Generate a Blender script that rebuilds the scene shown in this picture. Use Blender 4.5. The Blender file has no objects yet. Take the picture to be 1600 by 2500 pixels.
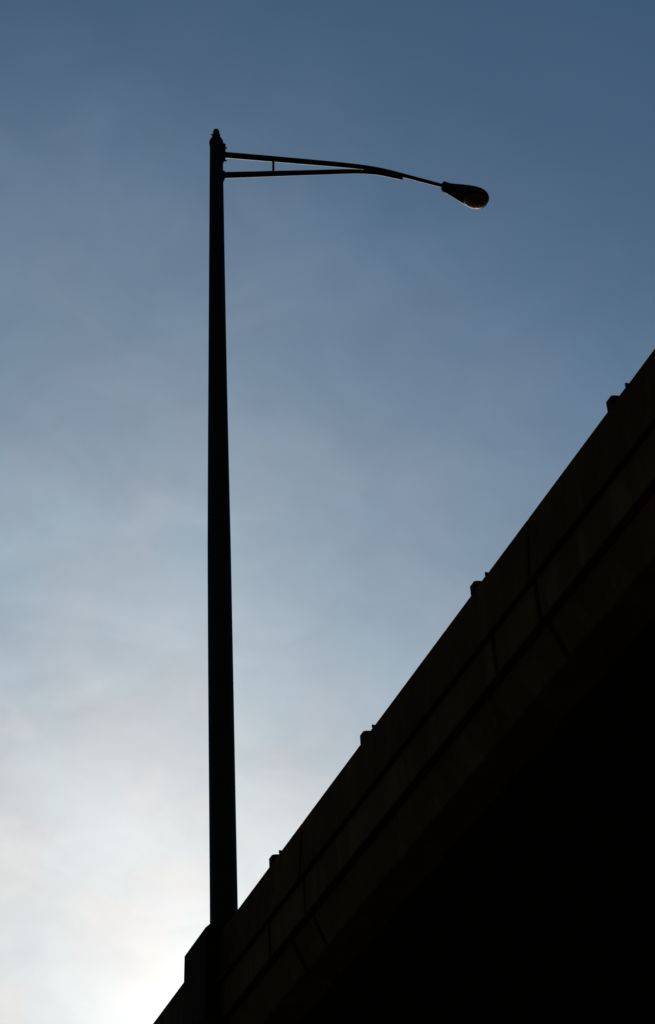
import bpy, bmesh, math, random
from mathutils import Vector, Matrix
random.seed(7)
R = math.radians
sc = bpy.context.scene
C = sc.collection

# ------------------------------------------------------------------ camera
EYE = 1.6
cam = bpy.data.cameras.new('camera')
camo = bpy.data.objects.new('camera', cam); C.objects.link(camo)
cam.sensor_fit = 'VERTICAL'; cam.sensor_height = 24.0; cam.sensor_width = 24.0 * 655 / 1024
cam.lens = 24.0 * 4950 / 2500
cam.clip_start = 0.1; cam.clip_end = 20000
pitch, roll = R(38.4), R(1.45)
fw = Vector((0, math.cos(pitch), math.sin(pitch)))
up0 = Vector((0, -math.sin(pitch), math.cos(pitch)))
rt = Vector((1, 0, 0)) * math.cos(roll) - up0 * math.sin(roll)
up = up0 * math.cos(roll) + Vector((1, 0, 0)) * math.sin(roll)
camo.matrix_world = Matrix(((rt.x, up.x, -fw.x, 0), (rt.y, up.y, -fw.y, 0), (rt.z, up.z, -fw.z, EYE), (0, 0, 0, 1)))
sc.camera = camo

# ------------------------------------------------------------------ sky and sun
SUN_AZ, SUN_EL = R(-3.5), R(23.2)          # azimuth from +Y towards +X
sund = Vector((math.sin(SUN_AZ) * math.cos(SUN_EL), math.cos(SUN_AZ) * math.cos(SUN_EL), math.sin(SUN_EL)))
w = bpy.data.worlds.new('World'); sc.world = w; w.use_nodes = True
nt = w.node_tree; N = nt.nodes; LK = nt.links; N.clear()
def nn(t, **k):
    n = N.new(t)
    for a, b in k.items(): setattr(n, a, b)
    return n
def mth(op, a, b=None, c=None):
    n = nn('ShaderNodeMath', operation=op)
    for i, v in enumerate((a, b, c)):
        if v is None: continue
        if isinstance(v, (int, float)): n.inputs[i].default_value = v
        else: LK.new(v, n.inputs[i])
    return n.outputs[0]
sky = nn('ShaderNodeTexSky', sky_type='NISHITA')
sky.sun_disc = False; sky.sun_elevation = SUN_EL; sky.sun_rotation = SUN_AZ
sky.air_density = 1.0; sky.dust_density = 0.4; sky.ozone_density = 4.0; sky.altitude = 0
out = nn('ShaderNodeOutputWorld'); bg = nn('ShaderNodeBackground')
LK.new(bg.outputs[0], out.inputs[0])
bg.inputs['Strength'].default_value = SKY_STRENGTH = 0.050
# thin high cloud: a milky veil that scatters forward round the hidden sun, with soft mottled banks
def vmix(a, b, blend, fac=1.0):
    n = nn('ShaderNodeMix', data_type='RGBA', blend_type=blend); n.clamp_result = False
    if isinstance(fac, float): n.inputs[0].default_value = fac
    else: LK.new(fac, n.inputs[0])
    for i, v in ((6, a), (7, b)):
        if isinstance(v, tuple): n.inputs[i].default_value = v
        else: LK.new(v, n.inputs[i])
    return n.outputs[2]
tc = nn('ShaderNodeTexCoord'); D = tc.outputs['Generated']
def dot(v):
    n = nn('ShaderNodeVectorMath', operation='DOT_PRODUCT'); LK.new(D, n.inputs[0]); n.inputs[1].default_value = v
    return n.outputs['Value']
theta = mth('ARCCOSINE', mth('MINIMUM', dot(tuple(sund)), 0.99999))           # angle from the sun
def noise(scale, detail, rough, off, stretch=(1, 1, 1), rot=(0, 0, 0), dist=0.0):
    m = nn('ShaderNodeMapping'); LK.new(D, m.inputs[0])
    m.inputs['Location'].default_value = off; m.inputs['Scale'].default_value = stretch; m.inputs['Rotation'].default_value = rot
    n = nn('ShaderNodeTexNoise'); LK.new(m.outputs[0], n.inputs['Vector'])
    n.inputs['Scale'].default_value = scale; n.inputs['Detail'].default_value = detail
    n.inputs['Roughness'].default_value = rough; n.inputs['Distortion'].default_value = dist
    return n.outputs['Fac']
n1 = noise(7.0, 4, .5, (3.1, .7, 1.9), (1, 1, 2.0), (0, R(25), 0), .6)
n2 = noise(16.0, 5, .55, (.3, 5.2, 2.2), (1, 1, 1.8), (0, R(30), 0), .8)
n3 = noise(38.0, 6, .6, (1.3, 2.2, 4.2), (1, 1, 1.5), (0, R(30), 0), .4)
left = dot((-1.0, 0.0, 0.0))                                                # the bank thickens towards the west
def mapr(v, a, b, c, d):
    n = nn('ShaderNodeMapRange', interpolation_type='SMOOTHSTEP'); LK.new(v, n.inputs[0])
    for i, q in enumerate((a, b, c, d)): n.inputs[i + 1].default_value = q
    return n.outputs[0]
# the sheet is thick and bright round the sun and thins out with the angle from it; banks of cloud shift that edge
warp = mth('ADD', mth('MULTIPLY', mth('SUBTRACT', n1, .5), R(3.8)), mth('MULTIPLY', mth('SUBTRACT', n2, .5), R(2.3)))
warp = mth('MULTIPLY', warp, mapr(theta, R(3), R(14), .25, 1.0))
side = mth('MULTIPLY', mapr(left, -.13, .15, R(-2.3), R(1.7)), mapr(theta, R(2), R(9), 0.0, 1.0))
teff = mth('SUBTRACT', mth('SUBTRACT', theta, warp), side)
cr = nn('ShaderNodeValToRGB'); LK.new(mth('DIVIDE', teff, R(40)), cr.inputs[0]); cr.color_ramp.interpolation = 'B_SPLINE'
stops = [(0, 1.45, 1.42, 1.36, 1), (2.2, 1.08, 1.08, 1.06, 1), (4.2, .87, .885, .88, .99), (7.4, .69, .715, .725, .91), (10.8, .537, .60, .648, .75), (14.2, .438, .515, .582, .60),
         (18.7, .357, .427, .495, .40), (23.3, .30, .405, .51, .25), (26.2, .27, .35, .42, .12), (30, .25, .31, .36, .05), (36, .2, .28, .33, .0)]
el = cr.color_ramp.elements
while len(el) < len(stops): el.new(.5)
for e, (a, r_, g_, b_, al) in zip(el, stops): e.position = a / 40; e.color = (r_ / 1.5, g_ / 1.5, b_ / 1.5, al)
mott = mth('ADD', 1.0, mth('ADD', mth('MULTIPLY', mth('SUBTRACT', n2, .5), .20), mth('MULTIPLY', mth('SUBTRACT', n3, .5), .13)))
lum = mth('MULTIPLY', mott, 1.5 / SKY_STRENGTH)
vc = nn('ShaderNodeVectorMath', operation='SCALE'); 
n4 = noise(22.0, 3, .5, (7.3, 1.2, 3.2))
hue = vmix((1.028, .993, .985, 1), (.978, 1.005, 1.012, 1), 'MIX', mapr(n4, .36, .64, 0, 1))  # faint pinkish and bluish patches
LK.new(vmix(cr.outputs[0], hue, 'MULTIPLY'), vc.inputs[0]); LK.new(lum, vc.inputs['Scale'])
away = mapr(theta, R(24), R(85), 1.0, 0.26)                                     # the sky darkens away from the low sun
dim = nn('ShaderNodeVectorMath', operation='SCALE'); LK.new(sky.outputs[0], dim.inputs[0]); LK.new(away, dim.inputs['Scale'])
tinted = vmix(dim.outputs[0], (.80, 1.03, 1.03, 1), 'MULTIPLY')
LK.new(vmix(tinted, vc.outputs[0], 'MIX', cr.outputs[1]), bg.inputs['Color'])

sl = bpy.data.lights.new('sun', 'SUN'); slo = bpy.data.objects.new('sun', sl); C.objects.link(slo)
sl.energy = 2.0; sl.angle = R(0.5); sl.color = (1, .93, .82)
slo.rotation_euler = sund.to_track_quat('Z', 'Y').to_euler()

sc.view_settings.view_transform = 'Standard'; sc.view_settings.look = 'None'
sc.view_settings.exposure = 0.0; sc.view_settings.gamma = 1.0
sc.render.engine = 'CYCLES'

# ------------------------------------------------------------------ helpers
# the overpass runs along BU; BP points from its outer face in towards the roadway; z = 0 is the parapet's top edge
BU = Vector((-0.37571426, 0.92673556, 0)); BP = Vector((0.92673556, 0.37571426, 0)); EDGE = 4.585; HZ = 7.3 + EYE
ORG = BP * EDGE + Vector((0, 0, HZ))
def W(u, p, z): return ORG + BU * u + BP * p + Vector((0, 0, z))
ROT = Matrix(((BU.x, BP.x, 0), (BU.y, BP.y, 0), (0, 0, 1)))

def link(name, bm, mat, parent=None, smooth=False, loc=None):
    me = bpy.data.meshes.new(name)
    bmesh.ops.recalc_face_normals(bm, faces=bm.faces); bm.to_mesh(me); bm.free()
    if mat: me.materials.append(mat)
    if smooth:
        for f in me.polygons: f.use_smooth = True
    o = bpy.data.objects.new(name, me); C.objects.link(o)
    if parent:
        o.parent = parent
        if loc is None: o.matrix_parent_inverse = parent.matrix_world.inverted()
        else: o.location = loc
    elif loc is not None: o.location = loc
    return o
def empty(name, loc):
    o = bpy.data.objects.new(name, None); C.objects.link(o); o.location = loc; o.empty_display_size = .3
    o.matrix_world = Matrix.Translation(loc); return o
def tag(o, label=None, cat=None, group=None, kind=None):
    for k, v in (('label', label), ('category', cat), ('group', group), ('kind', kind)):
        if v: o[k] = v
    return o
def extrude_u(bm, prof, u0, u1, f=W, caps=True):
    """closed profile of (p, z) points swept along the bridge from u0 to u1"""
    a = [bm.verts.new(f(u0, p, z)) for p, z in prof]; b = [bm.verts.new(f(u1, p, z)) for p, z in prof]
    n = len(prof)
    for i in range(n): bm.faces.new((a[i], a[(i + 1) % n], b[(i + 1) % n], b[i]))
    if caps: bm.faces.new(a[::-1]); bm.faces.new(b)
def box(bm, u0, u1, p0, p1, z0, z1, f=W, bev=0):
    v = [bm.verts.new(f(u, p, z)) for u in (u0, u1) for p in (p0, p1) for z in (z0, z1)]
    fs = [bm.faces.new([v[i] for i in q]) for q in ((0, 1, 3, 2), (4, 6, 7, 5), (0, 4, 5, 1), (2, 3, 7, 6), (0, 2, 6, 4), (1, 5, 7, 3))]
    if bev:
        es = list({e for x in fs for e in x.edges})
        bmesh.ops.bevel(bm, geom=es, offset=bev, segments=3, affect='EDGES', profile=.5)
def tube(bm, pts, radii, seg=20, up_=Vector((0, 0, 1)), sx=1.0):
    """tapered tube through world points; sx widens it sideways"""
    rings = []
    n = len(pts)
    for i, P in enumerate(pts):
        t = (pts[min(i + 1, n - 1)] - pts[max(i - 1, 0)]).normalized()
        a = t.cross(up_)
        a = a.normalized() if a.length > 1e-4 else Vector((1, 0, 0))
        b = a.cross(t).normalized()
        rings.append([bm.verts.new(P + (a * math.cos(q) * sx + b * math.sin(q)) * radii[i]) for q in [2 * math.pi * k / seg for k in range(seg)]])
    for i in range(n - 1):
        for k in range(seg):
            bm.faces.new((rings[i][k], rings[i][(k + 1) % seg], rings[i + 1][(k + 1) % seg], rings[i + 1][k]))
    bm.faces.new(rings[0][::-1]); bm.faces.new(rings[-1])
def lathe(bm, base, axis, prof, seg=28):
    """profile of (radius, height) turned about an axis"""
    a = axis.orthogonal().normalized(); b = axis.cross(a).normalized(); rings = []
    for r_, h in prof:
        rings.append([bm.verts.new(base + axis * h + (a * math.cos(q) + b * math.sin(q)) * max(r_, 1e-4)) for q in [2 * math.pi * k / seg for k in range(seg)]])
    for i in range(len(rings) - 1):
        for k in range(seg):
            bm.faces.new((rings[i][k], rings[i][(k + 1) % seg], rings[i + 1][(k + 1) % seg], rings[i + 1][k]))
    bm.faces.new(rings[0][::-1]); bm.faces.new(rings[-1])

# ------------------------------------------------------------------ materials
def mat(name, build):
    m = bpy.data.materials.new(name); m.use_nodes = True
    t = m.node_tree; b = t.nodes['Principled BSDF']; build(t, b); return m
def T(t, k, **kw):
    n = t.nodes.new(k)
    for a, v in kw.items(): setattr(n, a, v)
    return n
def noise_t(t, scale, detail=6, rough=.6, stretch=None):
    tc = T(t, 'ShaderNodeTexCoord'); n = T(t, 'ShaderNodeTexNoise')
    n.inputs['Scale'].default_value = scale; n.inputs['Detail'].default_value = detail; n.inputs['Roughness'].default_value = rough
    if stretch:
        m = T(t, 'ShaderNodeMapping'); m.inputs['Scale'].default_value = stretch
        t.links.new(tc.outputs['Object'], m.inputs[0]); t.links.new(m.outputs[0], n.inputs['Vector'])
    else: t.links.new(tc.outputs['Object'], n.inputs['Vector'])
    return n.outputs['Fac']
def ramp(t, v, stops):
    r_ = T(t, 'ShaderNodeValToRGB'); t.links.new(v, r_.inputs[0]); e = r_.color_ramp.elements
    while len(e) < len(stops): e.new(.5)
    for x, (p, c) in zip(e, stops): x.position = p; x.color = (*c, 1)
    return r_.outputs[0]
def bump(t, b, v, strength, dist):
    n = T(t, 'ShaderNodeBump'); n.inputs['Strength'].default_value = strength; n.inputs['Distance'].default_value = dist
    t.links.new(v, n.inputs['Height']); t.links.new(n.outputs[0], b.inputs['Normal'])
def mixc(t, a, b_, f, blend='MIX'):
    n = T(t, 'ShaderNodeMix', data_type='RGBA', blend_type=blend)
    t.links.new(f, n.inputs[0])
    for i, v in ((6, a), (7, b_)):
        if isinstance(v, tuple): n.inputs[i].default_value = (*v, 1)
        else: t.links.new(v, n.inputs[i])
    return n.outputs[2]
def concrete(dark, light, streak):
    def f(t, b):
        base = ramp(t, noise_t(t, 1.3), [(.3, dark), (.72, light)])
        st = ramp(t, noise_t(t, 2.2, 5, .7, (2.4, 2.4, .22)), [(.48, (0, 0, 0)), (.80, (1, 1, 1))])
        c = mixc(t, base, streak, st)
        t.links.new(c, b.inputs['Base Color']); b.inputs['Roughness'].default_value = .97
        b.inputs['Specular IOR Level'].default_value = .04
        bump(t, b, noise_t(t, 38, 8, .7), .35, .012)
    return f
CONC = mat('weathered_concrete', concrete((.090, .045, .013), (.165, .086, .026), (.21, .13, .055)))
CONC_B = mat('grimy_parapet_concrete', concrete((.055, .024, .006), (.135, .056, .014), (.18, .09, .032)))
CONC_D = mat('shade_darkened_concrete', concrete((.028, .013, .004), (.046, .022, .007), (.052, .028, .011)))  # darker copy: shade of underside and pilaster put into the concrete's colour
def paint(t, b):
    c = ramp(t, noise_t(t, 6, 6, .65), [(.3, (.018, .014, .006)), (.75, (.030, .024, .010))])
    t.links.new(c, b.inputs['Base Color']); b.inputs['Metallic'].default_value = .0
    b.inputs['Roughness'].default_value = .6; b.inputs['Specular IOR Level'].default_value = .12
    bump(t, b, noise_t(t, 60, 4, .6), .15, .004)
STEEL = mat('dull_dark_painted_steel', paint)
def galv(t, b):
    c = ramp(t, noise_t(t, 14, 6, .65), [(.3, (.022, .016, .008)), (.75, (.038, .028, .015))])
    t.links.new(c, b.inputs['Base Color']); b.inputs['Roughness'].default_value = .8; b.inputs['Specular IOR Level'].default_value = .15
GALV = mat('dull_grey_rail_metal', galv)
def housing(t, b):
    c = ramp(t, noise_t(t, 9, 5, .6), [(.3, (.015, .016, .014)), (.75, (.026, .027, .024))])
    t.links.new(c, b.inputs['Base Color']); b.inputs['Roughness'].default_value = .55; b.inputs['Specular IOR Level'].default_value = .3
HOUSE = mat('dark_cast_lamp_housing', housing)
def glassm(t, b):
    b.inputs['Base Color'].default_value = (.34, .18, .035, 1); b.inputs['Transmission Weight'].default_value = .75
    b.inputs['Roughness'].default_value = .5; b.inputs['Specular IOR Level'].default_value = .2; b.inputs['IOR'].default_value = 1.25
    w_ = T(t, 'ShaderNodeTexWave'); w_.inputs['Scale'].default_value = 22; w_.inputs['Distortion'].default_value = .5
    tc = T(t, 'ShaderNodeTexCoord'); t.links.new(tc.outputs['Object'], w_.inputs[0]); bump(t, b, w_.outputs['Fac'], .5, .006)
AMBER = mat('yellowed_prismatic_glass', glassm)
def refl(t, b):
    b.inputs['Base Color'].default_value = (.5, .42, .3, 1); b.inputs['Metallic'].default_value = .9; b.inputs['Roughness'].default_value = .35
REFL = mat('tarnished_reflector', refl)
def asph(t, b):
    c = ramp(t, noise_t(t, .8, 8, .7), [(.3, (.032, .031, .030)), (.7, (.055, .053, .050))])
    t.links.new(c, b.inputs['Base Color']); b.inputs['Roughness'].default_value = .95; bump(t, b, noise_t(t, 60, 4, .7), .4, .01)
ASPH = mat('worn_asphalt', asph)
def soil(t, b):
    c = ramp(t, noise_t(t, .25, 9, .7), [(.3, (.030, .034, .018)), (.7, (.062, .055, .036))])
    t.links.new(c, b.inputs['Base Color']); b.inputs['Roughness'].default_value = 1.0; bump(t, b, noise_t(t, 12, 6, .7), .6, .04)
SOIL = mat('scrubby_earth', soil)
def white(t, b):
    c = ramp(t, noise_t(t, 9, 6, .7), [(.35, (.30, .29, .27)), (.6, (.6, .59, .56))])
    t.links.new(c, b.inputs['Base Color']); b.inputs['Roughness'].default_value = .8
WHITE = mat('worn_road_paint', white)

# ------------------------------------------------------------------ ground and the road passing under the bridge
bm = bmesh.new(); v = [bm.verts.new((x, y, 0)) for x, y in ((-4000, -4000), (4000, -4000), (4000, 4000), (-4000, 4000))]; bm.faces.new(v)
tag(link('ground', bm, SOIL), kind='structure')
def G(u, p, z): return BP * EDGE + BU * u + BP * p + Vector((0, 0, z))
bm = bmesh.new(); bm.faces.new([bm.verts.new(G(u, p, .004)) for u, p in ((2, -60), (16, -60), (16, 70), (2, 70))])
tag(link('road', bm, ASPH), kind='structure')
bm = bmesh.new()
for k in range(-9, 11): bm.faces.new([bm.verts.new(G(u, p, .008)) for u, p in ((8.93, k * 6.0), (9.07, k * 6.0), (9.07, k * 6.0 + 3), (8.93, k * 6.0 + 3))])
tag(link('road_marking', bm, WHITE), kind='structure')
bm = bmesh.new(); box(bm, -1.2, 1.99, -60, 70, 0.001, .13, G, 0)
tag(link('pavement', bm, CONC_D), kind='structure')

# ------------------------------------------------------------------ the overpass
bridge = empty('concrete_overpass', W(14, 5.5, -HZ))
tag(bridge, 'dark concrete road overpass crossing diagonally overhead, its side banded by two grooves', 'overpass')
U0, U1 = -24.0, 46.0
J0, JS, GAP = 8.20, 3.74, .034
joints = [J0 + JS * k for k in range(-9, 11)]
joints = [j for j in joints if U0 + 1 < j < U1 - 1]
PED0, PED1 = 13.746, 14.325
def panels(extra=()):
    es = sorted([U0] + joints + [U1] + list(extra))
    for a, b in zip(es[:-1], es[1:]):
        yield a + (GAP / 2 if a != U0 else 0), b - (GAP / 2 if b != U1 else 0)
# parapet: battered outer face, joints cut down to a set-back core
bm = bmesh.new()
for a, b in panels():
    extrude_u(bm, [(.000, -.004), (.004, 0), (.04, .0), (.04, -.45), (-.024, -.45), (-.030, -.444)], a, b)
extrude_u(bm, [(.0405, .0), (.30, .0), (.33, -.45), (.0405, -.45)], U0, U1)
for j in joints:                                                                # joint filler, deeper towards the foot
    extrude_u(bm, [(.0012, -.0045), (.0045, -.0012), (.0395, -.0012), (.0395, -.449), (.026, -.449), (.020, -.22), (.0012, -.06)], j - GAP / 2 - .004, j + GAP / 2 + .004)
link('parapet', bm, CONC_B, bridge)
# fascia beam below: upright band, shadow groove, then a band that curves in to the underside
low = [(.07, -.73), (.165, -.930), (.170, -.937), (.180, -.942)]
G2 = .020
bm = bmesh.new()
for a, b in panels((8.78, 5.16, 12.66)):
    extrude_u(bm, [(.005, -.4505), (.09, -.4505), (.09, -.722), (.020, -.722), (.014, -.716)], a + .008, b - .008)
extrude_u(bm, [(.0905, -.4505), (.30, -.4505), (.30, -.7295), (.0905, -.7295)], U0, U1)
link('fascia_beam', bm, CONC, bridge)
bm = bmesh.new()
for a, b in panels((12.34, 6.9)):
    extrude_u(bm, low + [(.42, -.950), (.42, -.7225 - .008)], a + .010, b - .010)
extrude_u(bm, [(.10, -.7305), (.419, -.7305), (.419, -.9465), (.20, -.9395)], U0, U1)
link('overhang_beam', bm, CONC, bridge)
# deck slab with roadway surface, girders, far parapet
WD = 11.4
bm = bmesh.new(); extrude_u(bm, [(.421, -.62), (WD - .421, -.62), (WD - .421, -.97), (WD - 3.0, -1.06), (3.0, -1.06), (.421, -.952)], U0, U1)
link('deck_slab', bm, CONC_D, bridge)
bm = bmesh.new(); extrude_u(bm, [(.335, -.60), (WD - .335, -.60), (WD - .335, -.6195), (.335, -.6195)], U0, U1)
link('road_surface', bm, ASPH, bridge)
bm = bmesh.new(); extrude_u(bm, [(WD, 0), (WD - .3, 0), (WD - .33, -.45), (WD - .33, -.598), (WD - .42, -.622), (WD - .42, -.995), (WD - .1, -.96), (WD, -.73)], U0, U1)
link('parapet', bm, CONC_B, bridge)
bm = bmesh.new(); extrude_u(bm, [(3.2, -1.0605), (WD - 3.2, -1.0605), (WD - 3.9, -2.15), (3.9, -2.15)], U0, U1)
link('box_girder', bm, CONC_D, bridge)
for uc in (-8.0, 28.0):
    bm = bmesh.new(); box(bm, uc - .6, uc + .6, .9, WD - .9, -3.05, -2.152, bev=.04); link('pier_cap', bm, CONC_D, bridge)
    for pc in (2.4, 5.7, 9.0):
        bm = bmesh.new(); lathe(bm, W(uc, pc, -HZ - .2), Vector((0, 0, 1)), [(.48, 0), (.48, HZ - 2.852)], 32)
        link('pier_column', bm, CONC_D, bridge, smooth=False)
# pilaster that widens the parapet under the lamp post
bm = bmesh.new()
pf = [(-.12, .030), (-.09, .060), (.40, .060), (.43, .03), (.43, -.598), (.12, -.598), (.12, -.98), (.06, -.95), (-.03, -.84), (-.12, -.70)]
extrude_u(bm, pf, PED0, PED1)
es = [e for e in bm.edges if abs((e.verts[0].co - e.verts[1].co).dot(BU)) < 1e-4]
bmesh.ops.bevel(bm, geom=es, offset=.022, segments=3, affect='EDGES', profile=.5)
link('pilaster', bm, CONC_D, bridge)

# ------------------------------------------------------------------ railing on the parapet: cast posts carrying a set-back pipe
rail = empty('bridge_railing', W(9, .15, 0))
tag(rail, 'low metal railing whose stubby rounded posts stick up along the overpass edge', 'railing')
bm = bmesh.new()
for a, b in ((3.0, 13.66), (14.42, 24.0)):
    tube(bm, [W(a, .265, .27), W(b, .265, .27)], [.038, .038], 16)
link('rail', bm, GALV, rail)
posts = [9.000 + 1.8165 * k for k in (-3, -2, -1, 0, 1, 2, 4, 5, 6, 7)]
def post(u):
    bm = bmesh.new()
    h = .083
    prof = [(.000, .001), (-.002, h * .80), (.006, h * .95), (.022, h), (.10, h + .008), (.17, .17), (.215, .245), (.235, .30), (.265, .315), (.30, .30), (.305, .20), (.24, .10), (.235, .001)]
    extrude_u(bm, prof, u - .045, u + .012)
    es = [e for e in bm.edges if abs((e.verts[0].co - e.verts[1].co).dot(BU)) < 1e-4]
    bmesh.ops.bevel(bm, geom=es, offset=.006, segments=2, affect='EDGES', profile=.5)
    o = link('rail_post', bm, GALV, rail)
    bm = bmesh.new()
    box(bm, u - .212, u - .046, .004, .24, .0005, .0055)
    box(bm, u - .212, u - .200, .000, .24, .006, .028)
    link('base_plate', bm, GALV, o)
for u in posts: post(u)

# ------------------------------------------------------------------ the street lamp
base = W(14.108, .15, .0605)
top = Vector((-1.11614814, 14.88889754, 16.98123088 + EYE))
ax = top - base; L = ax.length; ax.normalize()
lamp = empty('street_lamp', base)
tag(lamp, 'tall tapered dark street lamp with one truss arm, standing on the overpass pilaster', 'street lamp')
bm = bmesh.new()
prof = [(0.0, .1150), (.6, .1135), (1.4, .1125), (2.6, .1115), (4.0, .1085), (5.2, .100), (6.3, .0915), (8.0, .0810), (L, .0715)]
ts = [L * k / 40 for k in range(41)]                       # the shaft bows a finger's breadth between foot and tip
def rad(t):
    for (a, ra), (b, rb) in zip(prof[:-1], prof[1:]):
        if t <= b + 1e-6: return ra + (rb - ra) * (t - a) / (b - a)
tube(bm, [base + ax * t + Vector((-.011 * math.sin(math.pi * t / L), 0, 0)) for t in ts], [rad(t) for t in ts], 40, up_=Vector((0, 1, 0)))
link('pole', bm, STEEL, lamp, smooth=True)
bm = bmesh.new(); box(bm, 14.108 - .17, 14.108 + .17, -.02, .32, .061, .085, bev=.004)
fl = link('base_flange', bm, STEEL, lamp)
for du, dp in ((-.125, .025), (.125, .025), (-.125, .275), (.125, .275)):
    bm = bmesh.new(); lathe(bm, W(14.108 + du, dp, .0852), Vector((0, 0, 1)), [(.024, 0), (.024, .022), (.012, .023), (.012, .055)], 6); link('anchor_bolt', bm, GALV, fl)
TP = top
bm = bmesh.new(); lathe(bm, TP, ax, [(.074, -.01), (.078, .0), (.079, .02), (.074, .048), (.062, .073), (.050, .084), (.0485, .10), (.046, .135), (.044, .150), (.038, .153)])
cap = link('pole_cap', bm, STEEL, lamp, smooth=True)
bm = bmesh.new(); lathe(bm, TP, ax, [(.037, .1531), (.0375, .185), (.036, .205), (.030, .224), (.018, .236), (.004, .240)])
link('light_sensor', bm, HOUSE, cap, smooth=True)
bm = bmesh.new()
tube(bm, [TP + ax * .128 - BP * .02, TP + ax * .140 - BP * .058], [.010, .008], 8); link('cap_screw', bm, STEEL, cap)
# arm lives in the vertical plane of BP
def A(p, z, u=0): return TP + BP * p + Vector((0, 0, z)) + BU * u
def smooth_path(pts, n=10):
    out_ = []
    for i in range(len(pts) - 1):
        p0, p1, p2, p3 = [pts[max(0, min(len(pts) - 1, i + k))] for k in (-1, 0, 1, 2)]
        for k in range(n):
            t = k / n
            out_.append(tuple(.5 * (2 * b + (c - a) * t + (2 * a - 5 * b + 4 * c - d) * t * t + (-a + 3 * b - 3 * c + d) * t ** 3) for a, b, c, d in zip(p0, p1, p2, p3)))
    out_.append(pts[-1]); return out_
def arm(name, pts):
    bm = bmesh.new(); q = smooth_path(pts)
    tube(bm, [A(p, z) for p, z, r_ in q], [r_ for p, z, r_ in q], 18, up_=Vector((0, 0, 1)))
    return link(name, bm, STEEL, lamp, smooth=True)
ua = arm('upper_arm', [(.04, -.152, .034), (.45, -.042, .034), (.821, .058, .033), (1.30, .186, .031), (1.61, .265, .029), (1.82, .311, .027), (2.02, .338, .0255), (2.24, .348, .024), (2.52, .355, .023), (2.80, .362, .022)])
la = arm('lower_arm', [(.04, -.487, .036), (.35, -.357, .034), (.651, -.229, .032), (1.0, -.082, .030), (1.308, .048, .029), (1.53, .142, .028), (1.70, .207, .026), (1.91, .268, .026), (2.09, .288, .025), (2.225, .300, .024)])
bm = bmesh.new(); tube(bm, [A(.664, -.235), A(.664, .03)], [.013, .013], 12); link('arm_strut', bm, STEEL, lamp, smooth=False)
# clamp brackets where the arms meet the pole
for z0, z1 in ((-.245, .0), (-.56, -.44)):
    bm = bmesh.new(); box(bm, -.045, .045, .040, .096, z0, z1, lambda u, p, z: A(p, z, u), .006)
    o = link('arm_bracket', bm, STEEL, lamp)
    for zz in ((z0 + .02), (z1 - .02)):
        if z1 - z0 < .2 and zz < z0 + .05: continue
        bm = bmesh.new(); lathe(bm, A(.0965, zz), BP, [(.014, 0), (.014, .014), (.008, .015), (.008, .028)], 6); link('bracket_bolt', bm, GALV, o)

# luminaire: teardrop housing seen from below, prismatic bowl under its wide end
hp = [  # p, half width, top z, bottom z
    (2.725, .036, .402, .326), (2.742, .046, .418, .308), (2.765, .050, .420, .302), (2.800, .052, .415, .298), (2.87, .068, .418, .288),
    (2.95, .092, .424, .278), (3.03, .113, .428, .270), (3.10, .126, .428, .264), (3.16, .131, .420, .262), (3.21, .126, .404, .262),
    (3.25, .108, .384, .264), (3.275, .080, .362, .266), (3.288, .046, .342, .272), (3.292, .014, .326, .282)]
bm = bmesh.new(); seg = 28; rings = []
for p, hw, zt, zb in hp:
    zm = zb + (zt - zb) * .22; ring = []
    for k in range(seg):
        q = 2 * math.pi * k / seg; c_, s_ = math.cos(q), math.sin(q)
        e = .72
        x = math.copysign(abs(c_) ** e, c_) * hw
        z = zm + (zt - zm) * (max(s_, 0) ** .85) if s_ >= 0 else zm - (zm - zb) * (min(1, -s_) ** .35)
        ring.append(bm.verts.new(A(p, z, x)))
    rings.append(ring)
for a, b in zip(rings[:-1], rings[1:]):
    for k in range(seg): bm.faces.new((a[k], a[(k + 1) % seg], b[(k + 1) % seg], b[k]))
bm.faces.new(rings[0][::-1]); bm.faces.new(rings[-1])
lh = link('lamp_head', bm, HOUSE, lamp, smooth=True)
bm = bmesh.new(); box(bm, -.014, .014, 2.742, 2.766, .414, .434, lambda u, p, z: A(p, z, u), .004); link('latch', bm, STEEL, lh)
# reflector dish and glass bowl beneath the housing
def bowl(cp, rp, ru, z, depth, th, rows=10, seg=32):
    bm = bmesh.new(); shells = []
    for d in (0, th):
        R_ = []
        for i in range(rows + 1):
            t = i / rows * math.pi / 2
            R_.append([bm.verts.new(A(cp + (rp - d) * math.cos(t) * math.cos(q), z - (depth - d) * math.sin(t) - (0 if i else 0), (ru - d) * math.cos(t) * math.sin(q))) for q in [2 * math.pi * k / seg for k in range(seg)]] if i < rows else [bm.verts.new(A(cp, z - (depth - d), 0))])
        shells.append(R_)
        for i in range(rows):
            for k in range(seg):
                k2 = (k + 1) % seg
                if i < rows - 1: bm.faces.new((R_[i][k], R_[i][k2], R_[i + 1][k2], R_[i + 1][k]))
                else: bm.faces.new((R_[i][k], R_[i][k2], R_[i + 1][0]))
    for k in range(seg):
        k2 = (k + 1) % seg; bm.faces.new((shells[0][0][k], shells[0][0][k2], shells[1][0][k2], shells[1][0][k]))
    return bm
ls = link('lens', bowl(3.135, .140, .114, .2615, .050, .005), AMBER, lh, smooth=True)
bm = bmesh.new(); bmesh.ops.create_circle(bm, cap_ends=True, segments=32, radius=1)
for v in bm.verts: v.co = A(3.135 + v.co.x * .132, .2608, v.co.y * .107)
link('reflector', bm, REFL, lh)
bm = bmesh.new(); tube(bm, [A(3.05, .243), A(3.08, .238), A(3.18, .238), A(3.21, .243)], [.008, .016, .016, .008], 14)
link('bulb', bm, WHITE, lh, smooth=True)
